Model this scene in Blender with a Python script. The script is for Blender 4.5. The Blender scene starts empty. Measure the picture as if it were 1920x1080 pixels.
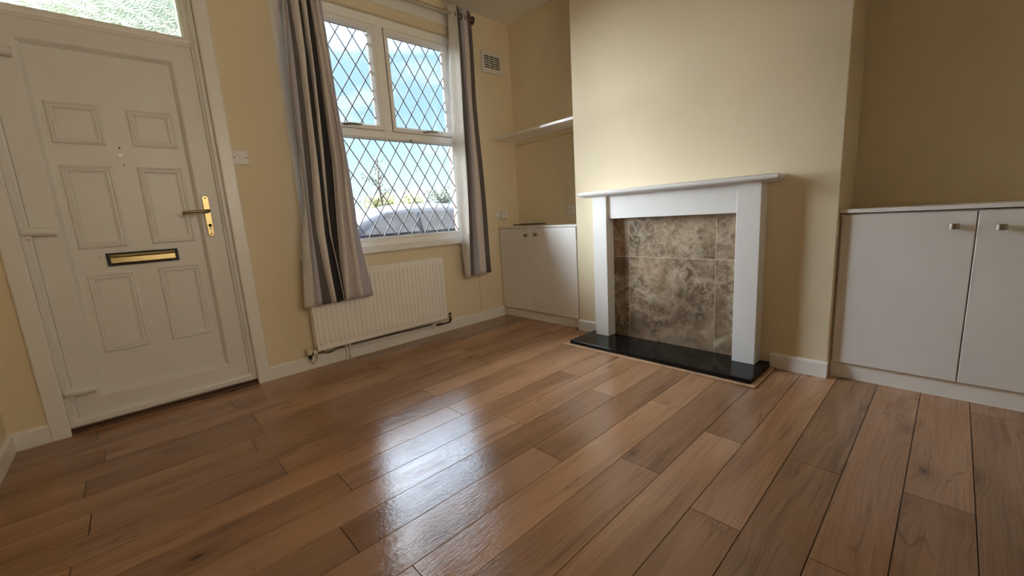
import bpy, bmesh, math, random
from mathutils import Vector, Matrix

# ------------------------------------------------------------------ camera
S = bpy.context.scene
COL = S.collection
cam_d = bpy.data.cameras.new('camera')
cam = bpy.data.objects.new('camera', cam_d)
COL.objects.link(cam)
yaw, pitch, roll = math.radians(47.2492), math.radians(-9.9378), math.radians(-3.5705)
f_ = Vector((math.cos(pitch)*math.cos(yaw), math.cos(pitch)*math.sin(yaw), math.sin(pitch)))
r_ = Vector((math.sin(yaw), -math.cos(yaw), 0)); u_ = r_.cross(f_)
r2 = math.cos(roll)*r_ + math.sin(roll)*u_
u2 = -math.sin(roll)*r_ + math.cos(roll)*u_
M = Matrix((r2, u2, -f_)).transposed().to_4x4()
M.translation = Vector((-2.93172, -3.00618, 0.96719))
cam.matrix_world = M
cam_d.sensor_fit = 'HORIZONTAL'; cam_d.sensor_width = 36.0
cam_d.lens = 36.0*769.29/1920.0
cam_d.clip_start = 0.02; cam_d.clip_end = 200
S.camera = cam

# ------------------------------------------------------------------ look
S.view_settings.view_transform = 'Standard'
S.view_settings.look = 'None'
S.view_settings.gamma = 1.0
S.view_settings.use_curve_mapping = False
S.view_settings.exposure = 0.48
cy = S.cycles
cy.use_denoising = True
cy.max_bounces = 10; cy.diffuse_bounces = 6; cy.glossy_bounces = 4
cy.transmission_bounces = 8; cy.transparent_max_bounces = 16
cy.sample_clamp_indirect = 6.0
cy.caustics_reflective = False; cy.caustics_refractive = False

# ------------------------------------------------------------------ node helpers
def new_mat(name):
    m = bpy.data.materials.new(name); m.use_nodes = True
    nt = m.node_tree
    for n in list(nt.nodes): nt.nodes.remove(n)
    out = nt.nodes.new('ShaderNodeOutputMaterial')
    return m, nt, out
def N(nt, kind, **kw):
    n = nt.nodes.new(kind)
    for k, v in kw.items():
        if k.startswith('i_'):
            n.inputs[int(k[2:])].default_value = v
        else: setattr(n, k, v)
    return n
def ramp(nt, fac, stops, interp='LINEAR'):
    r = nt.nodes.new('ShaderNodeValToRGB'); r.color_ramp.interpolation = interp
    els = r.color_ramp.elements
    while len(els) < len(stops): els.new(0.5)
    for e, (p, c) in zip(els, stops):
        e.position = p; e.color = (c[0], c[1], c[2], 1) if hasattr(c, '__len__') else (c, c, c, 1)
    nt.links.new(fac, r.inputs[0]); return r
def srgb(r, g, b):
    return tuple(((c/255)/12.92 if c/255 <= 0.04045 else ((c/255+0.055)/1.055)**2.4) for c in (r, g, b))

# ------------------------------------------------------------------ sky
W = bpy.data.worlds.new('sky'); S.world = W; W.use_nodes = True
nt = W.node_tree
for n in list(nt.nodes): nt.nodes.remove(n)
wo = N(nt, 'ShaderNodeOutputWorld'); bg = N(nt, 'ShaderNodeBackground')
tc = N(nt, 'ShaderNodeTexCoord'); sp = N(nt, 'ShaderNodeSeparateXYZ')
nt.links.new(tc.outputs['Generated'], sp.inputs[0])
SKY_LOW, SKY_HIGH, SKY_REAR_FILL, SKY_SIDE_FILL = 0.96, 22.0, 3.3, 53.0
col = ramp(nt, sp.outputs['Z'], [(0.0, (0.80, 0.93, 1.0)), (0.10, (0.64, 0.88, 1.0)), (0.24, (0.40, 0.68, 0.92)), (0.42, (0.44, 0.70, 1.0)), (0.60, (0.80, 0.90, 1.0)), (1.0, (0.80, 0.90, 1.0))])
clouds = N(nt, 'ShaderNodeTexNoise'); clouds.inputs['Scale'].default_value = 5.0; clouds.inputs['Detail'].default_value = 6.0
mp = N(nt, 'ShaderNodeMapping'); mp.inputs['Scale'].default_value = (1, 1, 2.6); mp.inputs['Location'].default_value = (0.3, 0.1, 0.0)
nt.links.new(tc.outputs['Generated'], mp.inputs[0]); nt.links.new(mp.outputs[0], clouds.inputs['Vector'])
cr = ramp(nt, clouds.outputs['Fac'], [(0.56, 0.0), (0.72, 0.7)])
mx = N(nt, 'ShaderNodeMix', data_type='RGBA'); nt.links.new(cr.outputs[0], mx.inputs[0])
nt.links.new(col.outputs[0], mx.inputs[6]); mx.inputs[7].default_value = (0.95, 0.98, 1.0, 1)
# the sky grows much brighter high up
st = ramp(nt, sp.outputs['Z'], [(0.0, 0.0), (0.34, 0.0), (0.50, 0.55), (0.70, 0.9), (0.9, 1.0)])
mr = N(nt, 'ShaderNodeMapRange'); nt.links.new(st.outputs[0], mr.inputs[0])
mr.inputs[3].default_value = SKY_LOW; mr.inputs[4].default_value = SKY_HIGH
# warm fill added to the unseen sky behind the house
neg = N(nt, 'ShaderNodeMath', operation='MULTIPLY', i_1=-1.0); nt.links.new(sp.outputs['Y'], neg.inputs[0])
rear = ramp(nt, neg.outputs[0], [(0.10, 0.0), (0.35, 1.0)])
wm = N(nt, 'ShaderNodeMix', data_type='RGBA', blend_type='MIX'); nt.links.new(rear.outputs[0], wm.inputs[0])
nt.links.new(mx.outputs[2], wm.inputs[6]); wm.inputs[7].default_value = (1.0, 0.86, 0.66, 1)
rs = N(nt, 'ShaderNodeMapRange'); nt.links.new(rear.outputs[0], rs.inputs[0]); nt.links.new(mr.outputs[0], rs.inputs[3]); rs.inputs[4].default_value = SKY_REAR_FILL
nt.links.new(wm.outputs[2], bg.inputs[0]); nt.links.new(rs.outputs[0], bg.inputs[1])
# broad bright lobe added to the unseen left sky, to light the chimney side
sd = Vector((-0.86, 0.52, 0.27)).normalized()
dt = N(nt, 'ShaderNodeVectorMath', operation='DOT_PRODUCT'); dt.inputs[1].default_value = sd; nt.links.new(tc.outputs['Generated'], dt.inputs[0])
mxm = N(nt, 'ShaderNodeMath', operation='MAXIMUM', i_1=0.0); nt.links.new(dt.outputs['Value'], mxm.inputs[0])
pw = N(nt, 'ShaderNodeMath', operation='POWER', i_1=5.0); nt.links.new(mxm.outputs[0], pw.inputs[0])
gs = N(nt, 'ShaderNodeMath', operation='MULTIPLY', i_1=SKY_SIDE_FILL); nt.links.new(pw.outputs[0], gs.inputs[0])
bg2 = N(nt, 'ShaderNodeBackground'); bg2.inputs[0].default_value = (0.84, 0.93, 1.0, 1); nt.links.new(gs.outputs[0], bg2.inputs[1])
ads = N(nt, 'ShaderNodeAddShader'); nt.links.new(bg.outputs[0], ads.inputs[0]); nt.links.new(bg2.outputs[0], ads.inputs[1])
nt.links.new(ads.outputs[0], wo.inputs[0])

# ------------------------------------------------------------------ materials
def principled(name, color, rough=0.5, metal=0.0, noise=0.0, nscale=30.0, bump=0.0, bscale=200.0, spec=0.5, coat=0.0, coords='Object'):
    m, nt, out = new_mat(name)
    b = N(nt, 'ShaderNodeBsdfPrincipled')
    b.inputs['Roughness'].default_value = rough; b.inputs['Metallic'].default_value = metal
    b.inputs['Specular IOR Level'].default_value = spec
    b.inputs['Coat Weight'].default_value = coat
    nt.links.new(b.outputs[0], out.inputs[0])
    tc = N(nt, 'ShaderNodeTexCoord')
    t = N(nt, 'ShaderNodeTexNoise'); t.inputs['Scale'].default_value = nscale; t.inputs['Detail'].default_value = 4
    nt.links.new(tc.outputs[coords], t.inputs['Vector'])
    lo = [max(0, c*(1-noise)) for c in color]; hi = [min(1, c*(1+noise)) for c in color]
    r = ramp(nt, t.outputs['Fac'], [(0.3, lo), (0.7, hi)])
    nt.links.new(r.outputs[0], b.inputs['Base Color'])
    if bump:
        t2 = N(nt, 'ShaderNodeTexNoise'); t2.inputs['Scale'].default_value = bscale; t2.inputs['Detail'].default_value = 3
        nt.links.new(tc.outputs[coords], t2.inputs['Vector'])
        bp = N(nt, 'ShaderNodeBump'); bp.inputs['Strength'].default_value = bump; bp.inputs['Distance'].default_value = 0.002
        nt.links.new(t2.outputs['Fac'], bp.inputs['Height']); nt.links.new(bp.outputs[0], b.inputs['Normal'])
    return m

MT = {}
MT['wall'] = principled('magnolia_wall_paint', (0.76, 0.655, 0.465), 0.85, noise=0.02, nscale=3, bump=0.25, bscale=160, spec=0.25)
MT['ceiling'] = principled('ceiling_paint', (0.80, 0.77, 0.68), 0.9, noise=0.03, nscale=40, bump=0.5, bscale=90, spec=0.2)
MT['gloss'] = principled('white_gloss_paint', (0.82, 0.80, 0.76), 0.28, noise=0.02, nscale=8, bump=0.06, bscale=60)
MT['upvc'] = principled('white_upvc', (0.76, 0.745, 0.71), 0.38, noise=0.015, nscale=12, bump=0.10, bscale=260)
MT['upvc_win'] = principled('white_upvc_window', (0.90, 0.89, 0.86), 0.35, noise=0.015, nscale=12)
MT['unit'] = principled('white_foil_door', (0.78, 0.76, 0.73), 0.34, noise=0.02, nscale=10, bump=0.2, bscale=220, spec=0.85)
MT['satin'] = principled('satin_white_wood', (0.69, 0.68, 0.655), 0.40, noise=0.02, nscale=10, bump=0.12, bscale=120)
MT['radiator'] = principled('radiator_enamel', (0.84, 0.815, 0.76), 0.35, noise=0.015, nscale=9)
MT['plastic'] = principled('white_plastic', (0.76, 0.73, 0.70), 0.40, noise=0.02)
MT['cream_plastic'] = principled('cream_plastic', (0.72, 0.67, 0.52), 0.45, noise=0.02)
MT['black'] = principled('black_rubber', (0.012, 0.011, 0.010), 0.5, noise=0.1)
MT['dark'] = principled('dark_void', (0.02, 0.017, 0.013), 0.9, noise=0.1)
MT['dark_pipe'] = principled('tarnished_fitting', (0.03, 0.024, 0.02), 0.35, metal=0.5, noise=0.4, nscale=60)
MT['copper'] = principled('dull_pipe', (0.16, 0.13, 0.09), 0.45, metal=0.3, noise=0.3, nscale=50)
MT['nickel'] = principled('brushed_nickel', (0.30, 0.26, 0.21), 0.28, metal=1.0, noise=0.1, nscale=90)
MT['chrome'] = principled('chrome', (0.75, 0.74, 0.72), 0.15, metal=1.0, noise=0.03)
MT['bronze'] = principled('antique_bronze', (0.16, 0.12, 0.085), 0.35, metal=0.85, noise=0.15, nscale=80)
MT['polemetal'] = principled('champagne_metal_pole', (0.55, 0.48, 0.34), 0.32, metal=0.8, noise=0.06)
MT['lever'] = principled('aged_lever_metal', (0.30, 0.235, 0.14), 0.35, metal=0.9, noise=0.2, nscale=60)
MT['threshold'] = principled('threshold_wood', (0.13, 0.07, 0.04), 0.5, noise=0.25, nscale=25)
MT['lead'] = principled('lead_strip', (0.16, 0.15, 0.16), 0.5, metal=0.3, noise=0.1)
MT['tray'] = principled('grey_brown_tray', (0.16, 0.14, 0.12), 0.45, noise=0.15)
MT['edging'] = principled('light_oak_edging', (0.42, 0.26, 0.15), 0.4, noise=0.25, nscale=18)

def brass():
    m, nt, out = new_mat('brushed_brass')
    b = N(nt, 'ShaderNodeBsdfPrincipled'); nt.links.new(b.outputs[0], out.inputs[0])
    b.inputs['Metallic'].default_value = 1.0
    tc = N(nt, 'ShaderNodeTexCoord'); mp = N(nt, 'ShaderNodeMapping'); mp.inputs['Scale'].default_value = (6, 6, 420)
    nt.links.new(tc.outputs['Object'], mp.inputs[0])
    t = N(nt, 'ShaderNodeTexNoise'); t.inputs['Scale'].default_value = 1.0; t.inputs['Detail'].default_value = 3
    nt.links.new(mp.outputs[0], t.inputs['Vector'])
    r = ramp(nt, t.outputs['Fac'], [(0.3, (0.34, 0.25, 0.105)), (0.7, (0.50, 0.40, 0.20))])
    nt.links.new(r.outputs[0], b.inputs['Base Color'])
    r2 = ramp(nt, t.outputs['Fac'], [(0.3, 0.18), (0.7, 0.34)])
    nt.links.new(r2.outputs[0], b.inputs['Roughness'])
    return m
MT['brass'] = brass()

def wood_floor():
    m, nt, out = new_mat('oak_laminate')
    L = nt.links.new
    b = N(nt, 'ShaderNodeBsdfPrincipled'); L(b.outputs[0], out.inputs[0])
    tc = N(nt, 'ShaderNodeTexCoord')
    at = N(nt, 'ShaderNodeAttribute', attribute_name='plank')
    sep = N(nt, 'ShaderNodeSeparateColor'); L(at.outputs['Color'], sep.inputs[0])
    # shift the grain per board
    off = N(nt, 'ShaderNodeCombineXYZ')
    m1 = N(nt, 'ShaderNodeMath', operation='MULTIPLY', i_1=37.0); L(sep.outputs[0], m1.inputs[0])
    m2 = N(nt, 'ShaderNodeMath', operation='MULTIPLY', i_1=11.0); L(sep.outputs[1], m2.inputs[0])
    L(m1.outputs[0], off.inputs[0]); L(m2.outputs[0], off.inputs[2])
    add = N(nt, 'ShaderNodeVectorMath', operation='ADD'); L(tc.outputs['Object'], add.inputs[0]); L(off.outputs[0], add.inputs[1])
    def mix(a, b, f, mode='MIX'):
        n = N(nt, 'ShaderNodeMix', data_type='RGBA', blend_type=mode)
        for k, v in ((6, a), (7, b)):
            if isinstance(v, tuple): n.inputs[k].default_value = (*v, 1)
            else: L(v, n.inputs[k])
        if isinstance(f, float): n.inputs[0].default_value = f
        else: L(f, n.inputs[0])
        return n.outputs[2]
    def noise(sc, detail, rough=0.5, dist=0.0, src=None):
        mp = N(nt, 'ShaderNodeMapping'); mp.inputs['Scale'].default_value = sc; L(src.outputs[0], mp.inputs[0])
        t = N(nt, 'ShaderNodeTexNoise'); t.inputs['Scale'].default_value = 1; t.inputs['Detail'].default_value = detail
        t.inputs['Roughness'].default_value = rough; t.inputs['Distortion'].default_value = dist
        L(mp.outputs[0], t.inputs['Vector']); return t
    # knots: scattered, stretched along the board
    mpk = N(nt, 'ShaderNodeMapping'); mpk.inputs['Scale'].default_value = (2.7, 6.2, 1); L(add.outputs[0], mpk.inputs[0])
    wk = noise((14, 30, 1), 3, src=add)
    wks = N(nt, 'ShaderNodeVectorMath', operation='MULTIPLY_ADD'); wks.inputs[1].default_value = (0.10, 0.10, 0.0); L(wk.outputs['Color'], wks.inputs[0]); L(mpk.outputs[0], wks.inputs[2])
    vor = N(nt, 'ShaderNodeTexVoronoi', feature='F1'); vor.inputs['Scale'].default_value = 1.0; vor.inputs['Randomness'].default_value = 1.0
    L(wks.outputs[0], vor.inputs['Vector'])
    vc = N(nt, 'ShaderNodeSeparateColor'); L(vor.outputs['Color'], vc.inputs[0])
    gate = N(nt, 'ShaderNodeMath', operation='LESS_THAN', i_1=0.60); L(vc.outputs[0], gate.inputs[0])
    def gated(stops):
        r_ = ramp(nt, vor.outputs['Distance'], stops)
        g_ = N(nt, 'ShaderNodeMath', operation='MULTIPLY'); L(r_.outputs[0], g_.inputs[0]); L(gate.outputs[0], g_.inputs[1]); return g_.outputs[0]
    core = gated([(0.0, 0.97), (0.040, 0.88), (0.075, 0.35), (0.15, 0.15), (0.28, 0.0)])
    halo = gated([(0.0, 1.0), (0.42, 0.0)])
    # grain coordinate: lines bend round the knots and wander gently
    wn = noise((1.1, 5.5, 1), 2, src=add)
    wsc = N(nt, 'ShaderNodeVectorMath', operation='MULTIPLY'); wsc.inputs[1].default_value = (0.0, 0.085, 0.0); L(wn.outputs['Color'], wsc.inputs[0])
    w1 = N(nt, 'ShaderNodeVectorMath', operation='ADD'); L(add.outputs[0], w1.inputs[0]); L(wsc.outputs[0], w1.inputs[1])
    hv = N(nt, 'ShaderNodeCombineXYZ'); hm = N(nt, 'ShaderNodeMath', operation='MULTIPLY', i_1=0.035); L(halo, hm.inputs[0]); L(hm.outputs[0], hv.inputs[1])
    w2 = N(nt, 'ShaderNodeVectorMath', operation='ADD'); L(w1.outputs[0], w2.inputs[0]); L(hv.outputs[0], w2.inputs[1])
    broad = noise((0.9, 5.5, 1), 3, 0.5, 0.3, src=w2)
    grain = noise((2.2, 150, 1), 3, 0.6, 0.1, src=w2)
    fine = noise((9, 420, 1), 2, 0.6, src=w2)
    base = ramp(nt, broad.outputs['Fac'], [(0.30, (0.270, 0.148, 0.083)), (0.45, (0.350, 0.200, 0.115)), (0.60, (0.400, 0.235, 0.140)), (0.75, (0.450, 0.275, 0.170))]).outputs[0]
    g = ramp(nt, grain.outputs['Fac'], [(0.30, (0.66, 0.62, 0.58)), (0.48, (0.95, 0.94, 0.93)), (0.70, (1.10, 1.09, 1.08))]).outputs[0]
    c = mix(base, g, 0.62, 'MULTIPLY')
    fg = ramp(nt, fine.outputs['Fac'], [(0.35, 0.82), (0.6, 1.03)]).outputs[0]
    c = mix(c, fg, 0.55, 'MULTIPLY')
    # dark smoky streaks running with the grain
    sm = noise((1.1, 13, 1), 4, 0.55, 0.5, src=w2)
    smr = ramp(nt, sm.outputs['Fac'], [(0.56, 0.0), (0.70, 0.50)])
    c = mix(c, (0.150, 0.078, 0.046), smr.outputs[0])
    # thin dark wandering lines
    ln = noise((1.3, 9, 1), 3, 0.5, 0.3, src=w2)
    l1 = N(nt, 'ShaderNodeMath', operation='SUBTRACT', i_1=0.5); L(ln.outputs['Fac'], l1.inputs[0])
    l2 = N(nt, 'ShaderNodeMath', operation='ABSOLUTE'); L(l1.outputs[0], l2.inputs[0])
    lr = ramp(nt, l2.outputs[0], [(0.0, 0.42), (0.006, 0.22), (0.016, 0.0)])
    lm = noise((1.7, 5, 1), 1, src=w1); lmr = ramp(nt, lm.outputs['Fac'], [(0.50, 0.0), (0.60, 1.0)])
    lf = N(nt, 'ShaderNodeMath', operation='MULTIPLY'); L(lr.outputs[0], lf.inputs[0]); L(lmr.outputs[0], lf.inputs[1])
    c = mix(c, (0.10, 0.05, 0.03), lf.outputs[0])
    c = mix(c, (0.045, 0.020, 0.012), core)
    # board tone
    tone = N(nt, 'ShaderNodeMapRange'); tone.inputs[3].default_value = 0.50; tone.inputs[4].default_value = 1.55; L(sep.outputs[2], tone.inputs[0])
    hsv = N(nt, 'ShaderNodeHueSaturation'); hsv.inputs['Saturation'].default_value = 1.06
    L(tone.outputs[0], hsv.inputs['Value']); L(c, hsv.inputs['Color'])
    L(hsv.outputs[0], b.inputs['Base Color'])
    # sheen with smears
    rs = N(nt, 'ShaderNodeTexNoise'); rs.inputs['Scale'].default_value = 7; rs.inputs['Detail'].default_value = 5; L(tc.outputs['Object'], rs.inputs['Vector'])
    rr = ramp(nt, rs.outputs['Fac'], [(0.3, 0.11), (0.7, 0.20)]); L(rr.outputs[0], b.inputs['Roughness'])
    b.inputs['Specular IOR Level'].default_value = 0.5
    # embossed pores + fine orange peel
    p1 = noise((22, 300, 1), 2, src=w2)
    p2 = N(nt, 'ShaderNodeTexNoise'); p2.inputs['Scale'].default_value = 75; p2.inputs['Detail'].default_value = 3; L(tc.outputs['Object'], p2.inputs['Vector'])
    ad = N(nt, 'ShaderNodeMath', operation='ADD'); L(p1.outputs['Fac'], ad.inputs[0]); L(p2.outputs['Fac'], ad.inputs[1])
    bp = N(nt, 'ShaderNodeBump'); bp.inputs['Strength'].default_value = 0.35; bp.inputs['Distance'].default_value = 0.0012
    L(ad.outputs[0], bp.inputs['Height']); L(bp.outputs[0], b.inputs['Normal'])
    return m
MT['floor'] = wood_floor()
MT['gap'] = principled('board_gap', (0.022, 0.012, 0.008), 0.7, noise=0.1)

def marble():
    m, nt, out = new_mat('brown_marble_tile')
    L = nt.links.new
    b = N(nt, 'ShaderNodeBsdfPrincipled'); L(b.outputs[0], out.inputs[0])
    tc = N(nt, 'ShaderNodeTexCoord'); at = N(nt, 'ShaderNodeAttribute', attribute_name='tile')
    sep = N(nt, 'ShaderNodeSeparateColor'); L(at.outputs['Color'], sep.inputs[0])
    sc = N(nt, 'ShaderNodeVectorMath', operation='MULTIPLY'); sc.inputs[1].default_value = (9, 7, 5); L(at.outputs['Color'], sc.inputs[0])
    add = N(nt, 'ShaderNodeVectorMath', operation='ADD'); L(tc.outputs['Object'], add.inputs[0]); L(sc.outputs[0], add.inputs[1])
    def noise(s, d, r=0.6, dist=0.0, src=add.outputs[0]):
        t = N(nt, 'ShaderNodeTexNoise'); t.inputs['Scale'].default_value = s; t.inputs['Detail'].default_value = d
        t.inputs['Roughness'].default_value = r; t.inputs['Distortion'].default_value = dist; L(src, t.inputs['Vector']); return t
    a = noise(8, 8, 0.62, 0.6)
    base = ramp(nt, a.outputs['Fac'], [(0.32, (0.10, 0.062, 0.034)), (0.45, (0.185, 0.125, 0.074)), (0.57, (0.27, 0.19, 0.12)), (0.72, (0.38, 0.30, 0.21))]).outputs[0]
    bigp = noise(2.3, 3, 0.5, 0.8); bpr = ramp(nt, bigp.outputs['Fac'], [(0.38, 0.62), (0.50, 0.95), (0.64, 1.30)])
    bmx = N(nt, 'ShaderNodeMix', data_type='RGBA', blend_type='MULTIPLY'); bmx.inputs[0].default_value = 1.0; L(base, bmx.inputs[6]); L(bpr.outputs[0], bmx.inputs[7]); base = bmx.outputs[2]
    # wandering pale veins
    v = noise(2.6, 6, 0.62, 0.9)
    vs = N(nt, 'ShaderNodeMath', operation='SUBTRACT', i_1=0.5); L(v.outputs['Fac'], vs.inputs[0])
    va = N(nt, 'ShaderNodeMath', operation='ABSOLUTE'); L(vs.outputs[0], va.inputs[0])
    vr = ramp(nt, va.outputs[0], [(0.0, 0.75), (0.018, 0.45), (0.06, 0.0)])
    mask = noise(2.0, 2); mk = ramp(nt, mask.outputs['Fac'], [(0.42, 0.0), (0.60, 1.0)])
    mm = N(nt, 'ShaderNodeMath', operation='MULTIPLY'); L(vr.outputs[0], mm.inputs[0]); L(mk.outputs[0], mm.inputs[1])
    def mix(a_, b_, f):
        n = N(nt, 'ShaderNodeMix', data_type='RGBA'); L(a_, n.inputs[6]); n.inputs[7].default_value = (*b_, 1); L(f, n.inputs[0]); return n.outputs[2]
    c = mix(base, (0.50, 0.42, 0.31), mm.outputs[0])
    # pale worm-like patches
    w = noise(26, 6, 0.62, 0.9); pk = noise(1.7, 3, 0.5, 0.5)
    wr = ramp(nt, w.outputs['Fac'], [(0.46, 0.0), (0.62, 0.75)]); pr = ramp(nt, pk.outputs['Fac'], [(0.47, 0.0), (0.58, 1.0)])
    m3 = N(nt, 'ShaderNodeMath', operation='MULTIPLY'); L(wr.outputs[0], m3.inputs[0]); L(pr.outputs[0], m3.inputs[1])
    c = mix(c, (0.45, 0.375, 0.275), m3.outputs[0])
    # dark pits
    d = noise(26, 5, 0.7, 1.5); dr = ramp(nt, d.outputs['Fac'], [(0.60, 0.0), (0.74, 0.6)])
    c = mix(c, (0.06, 0.038, 0.022), dr.outputs[0])
    L(c, b.inputs['Base Color']); b.inputs['Roughness'].default_value = 0.32
    return m
MT['marble'] = marble()
MT['grout'] = principled('pale_grout', (0.62, 0.54, 0.42), 0.9, noise=0.05)

def granite():
    m, nt, out = new_mat('black_granite')
    L = nt.links.new
    b = N(nt, 'ShaderNodeBsdfPrincipled'); L(b.outputs[0], out.inputs[0])
    tc = N(nt, 'ShaderNodeTexCoord'); t = N(nt, 'ShaderNodeTexNoise'); t.inputs['Scale'].default_value = 180; t.inputs['Detail'].default_value = 4
    L(tc.outputs['Object'], t.inputs['Vector'])
    r = ramp(nt, t.outputs['Fac'], [(0.5, (0.003, 0.003, 0.003)), (0.75, (0.03, 0.03, 0.028))]); L(r.outputs[0], b.inputs['Base Color'])
    b.inputs['Roughness'].default_value = 0.13; b.inputs['Specular IOR Level'].default_value = 0.22
    return m
MT['granite'] = granite()

def fabric(name, color, trans=0.0, wr=0.0):
    m, nt, out = new_mat(name)
    L = nt.links.new
    tc = N(nt, 'ShaderNodeTexCoord')
    mp = N(nt, 'ShaderNodeMapping'); mp.inputs['Scale'].default_value = (260, 260, 90); L(tc.outputs['Object'], mp.inputs[0])
    t = N(nt, 'ShaderNodeTexNoise'); t.inputs['Scale'].default_value = 1; t.inputs['Detail'].default_value = 3; L(mp.outputs[0], t.inputs['Vector'])
    r = ramp(nt, t.outputs['Fac'], [(0.3, [c*0.82 for c in color]), (0.7, [min(1, c*1.15) for c in color])])
    b = N(nt, 'ShaderNodeBsdfPrincipled'); b.inputs['Roughness'].default_value = 0.6
    b.inputs['Sheen Weight'].default_value = 0.15; b.inputs['Specular IOR Level'].default_value = 0.3
    L(r.outputs[0], b.inputs['Base Color'])
    mp2 = N(nt, 'ShaderNodeMapping'); mp2.inputs['Scale'].default_value = (26, 26, 7); mp2.inputs['Rotation'].default_value = (0, 0.5, 0); L(tc.outputs['Object'], mp2.inputs[0])
    t2 = N(nt, 'ShaderNodeTexNoise'); t2.inputs['Scale'].default_value = 1; t2.inputs['Detail'].default_value = 3; t2.inputs['Distortion'].default_value = 0.8; L(mp2.outputs[0], t2.inputs['Vector'])
    bp = N(nt, 'ShaderNodeBump'); bp.inputs['Strength'].default_value = 0.35 + wr; bp.inputs['Distance'].default_value = 0.008
    L(t2.outputs['Fac'], bp.inputs['Height']); L(bp.outputs[0], b.inputs['Normal'])
    if trans:
        tr = N(nt, 'ShaderNodeBsdfTranslucent'); L(r.outputs[0], tr.inputs[0])
        mxs = N(nt, 'ShaderNodeMixShader'); mxs.inputs[0].default_value = trans
        L(b.outputs[0], mxs.inputs[1]); L(tr.outputs[0], mxs.inputs[2]); L(mxs.outputs[0], out.inputs[0])
    else: L(b.outputs[0], out.inputs[0])
    return m
FAB = [fabric('curtain_lining', (0.84, 0.82, 0.78), 0.45, 1.0), fabric('curtain_lilac_grey', (0.42, 0.40, 0.46)),
       fabric('curtain_brown_grey', (0.105, 0.09, 0.088)), fabric('curtain_taupe', (0.63, 0.58, 0.55)),
       fabric('curtain_black', (0.010, 0.009, 0.010)), fabric('curtain_mid_taupe', (0.42, 0.375, 0.36))]

def glass():
    m, nt, out = new_mat('clear_glass')
    tr = N(nt, 'ShaderNodeBsdfTransparent'); gl = N(nt, 'ShaderNodeBsdfGlossy'); gl.inputs['Roughness'].default_value = 0.02
    fr = N(nt, 'ShaderNodeFresnel'); fr.inputs[0].default_value = 1.35
    mxs = N(nt, 'ShaderNodeMixShader'); nt.links.new(fr.outputs[0], mxs.inputs[0])
    nt.links.new(tr.outputs[0], mxs.inputs[1]); nt.links.new(gl.outputs[0], mxs.inputs[2]); nt.links.new(mxs.outputs[0], out.inputs[0])
    return m
MT['glass'] = glass()

def obscure():
    m, nt, out = new_mat('flower_obscure_glass')
    L = nt.links.new
    tc = N(nt, 'ShaderNodeTexCoord')
    # small flower blossoms: petals round scattered centres
    vor = N(nt, 'ShaderNodeTexVoronoi', feature='F1'); vor.inputs['Scale'].default_value = 22; vor.inputs['Randomness'].default_value = 0.8
    L(tc.outputs['Object'], vor.inputs['Vector'])
    sub = N(nt, 'ShaderNodeVectorMath', operation='SUBTRACT'); L(tc.outputs['Object'], sub.inputs[0])
    L(vor.outputs['Position'], sub.inputs[1])
    sx = N(nt, 'ShaderNodeSeparateXYZ'); L(sub.outputs[0], sx.inputs[0])
    an = N(nt, 'ShaderNodeMath', operation='ARCTAN2'); L(sx.outputs[2], an.inputs[0]); L(sx.outputs[0], an.inputs[1])
    mu = N(nt, 'ShaderNodeMath', operation='MULTIPLY', i_1=9.0); L(an.outputs[0], mu.inputs[0])
    si = N(nt, 'ShaderNodeMath', operation='SINE'); L(mu.outputs[0], si.inputs[0])
    fd = ramp(nt, vor.outputs['Distance'], [(0.0, 0.0), (0.12, 1.0), (0.5, 1.0), (0.75, 0.0)])
    pet = N(nt, 'ShaderNodeMath', operation='MULTIPLY'); L(si.outputs[0], pet.inputs[0]); L(fd.outputs[0], pet.inputs[1])
    bp = N(nt, 'ShaderNodeBump'); bp.inputs['Strength'].default_value = 1.0; bp.inputs['Distance'].default_value = 0.004; L(pet.outputs[0], bp.inputs['Height'])
    rf = N(nt, 'ShaderNodeBsdfRefraction'); rf.inputs['Color'].default_value = (0.50, 0.50, 0.40, 1); rf.inputs['Roughness'].default_value = 0.18; rf.inputs['IOR'].default_value = 1.18; L(bp.outputs[0], rf.inputs['Normal'])
    tl = N(nt, 'ShaderNodeBsdfTranslucent'); tl.inputs[0].default_value = (0.16, 0.16, 0.12, 1); L(bp.outputs[0], tl.inputs['Normal'])
    mxs = N(nt, 'ShaderNodeMixShader'); mxs.inputs[0].default_value = 0.25
    L(rf.outputs[0], mxs.inputs[1]); L(tl.outputs[0], mxs.inputs[2]); L(mxs.outputs[0], out.inputs[0])
    return m
MT['obscure'] = obscure()

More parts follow.
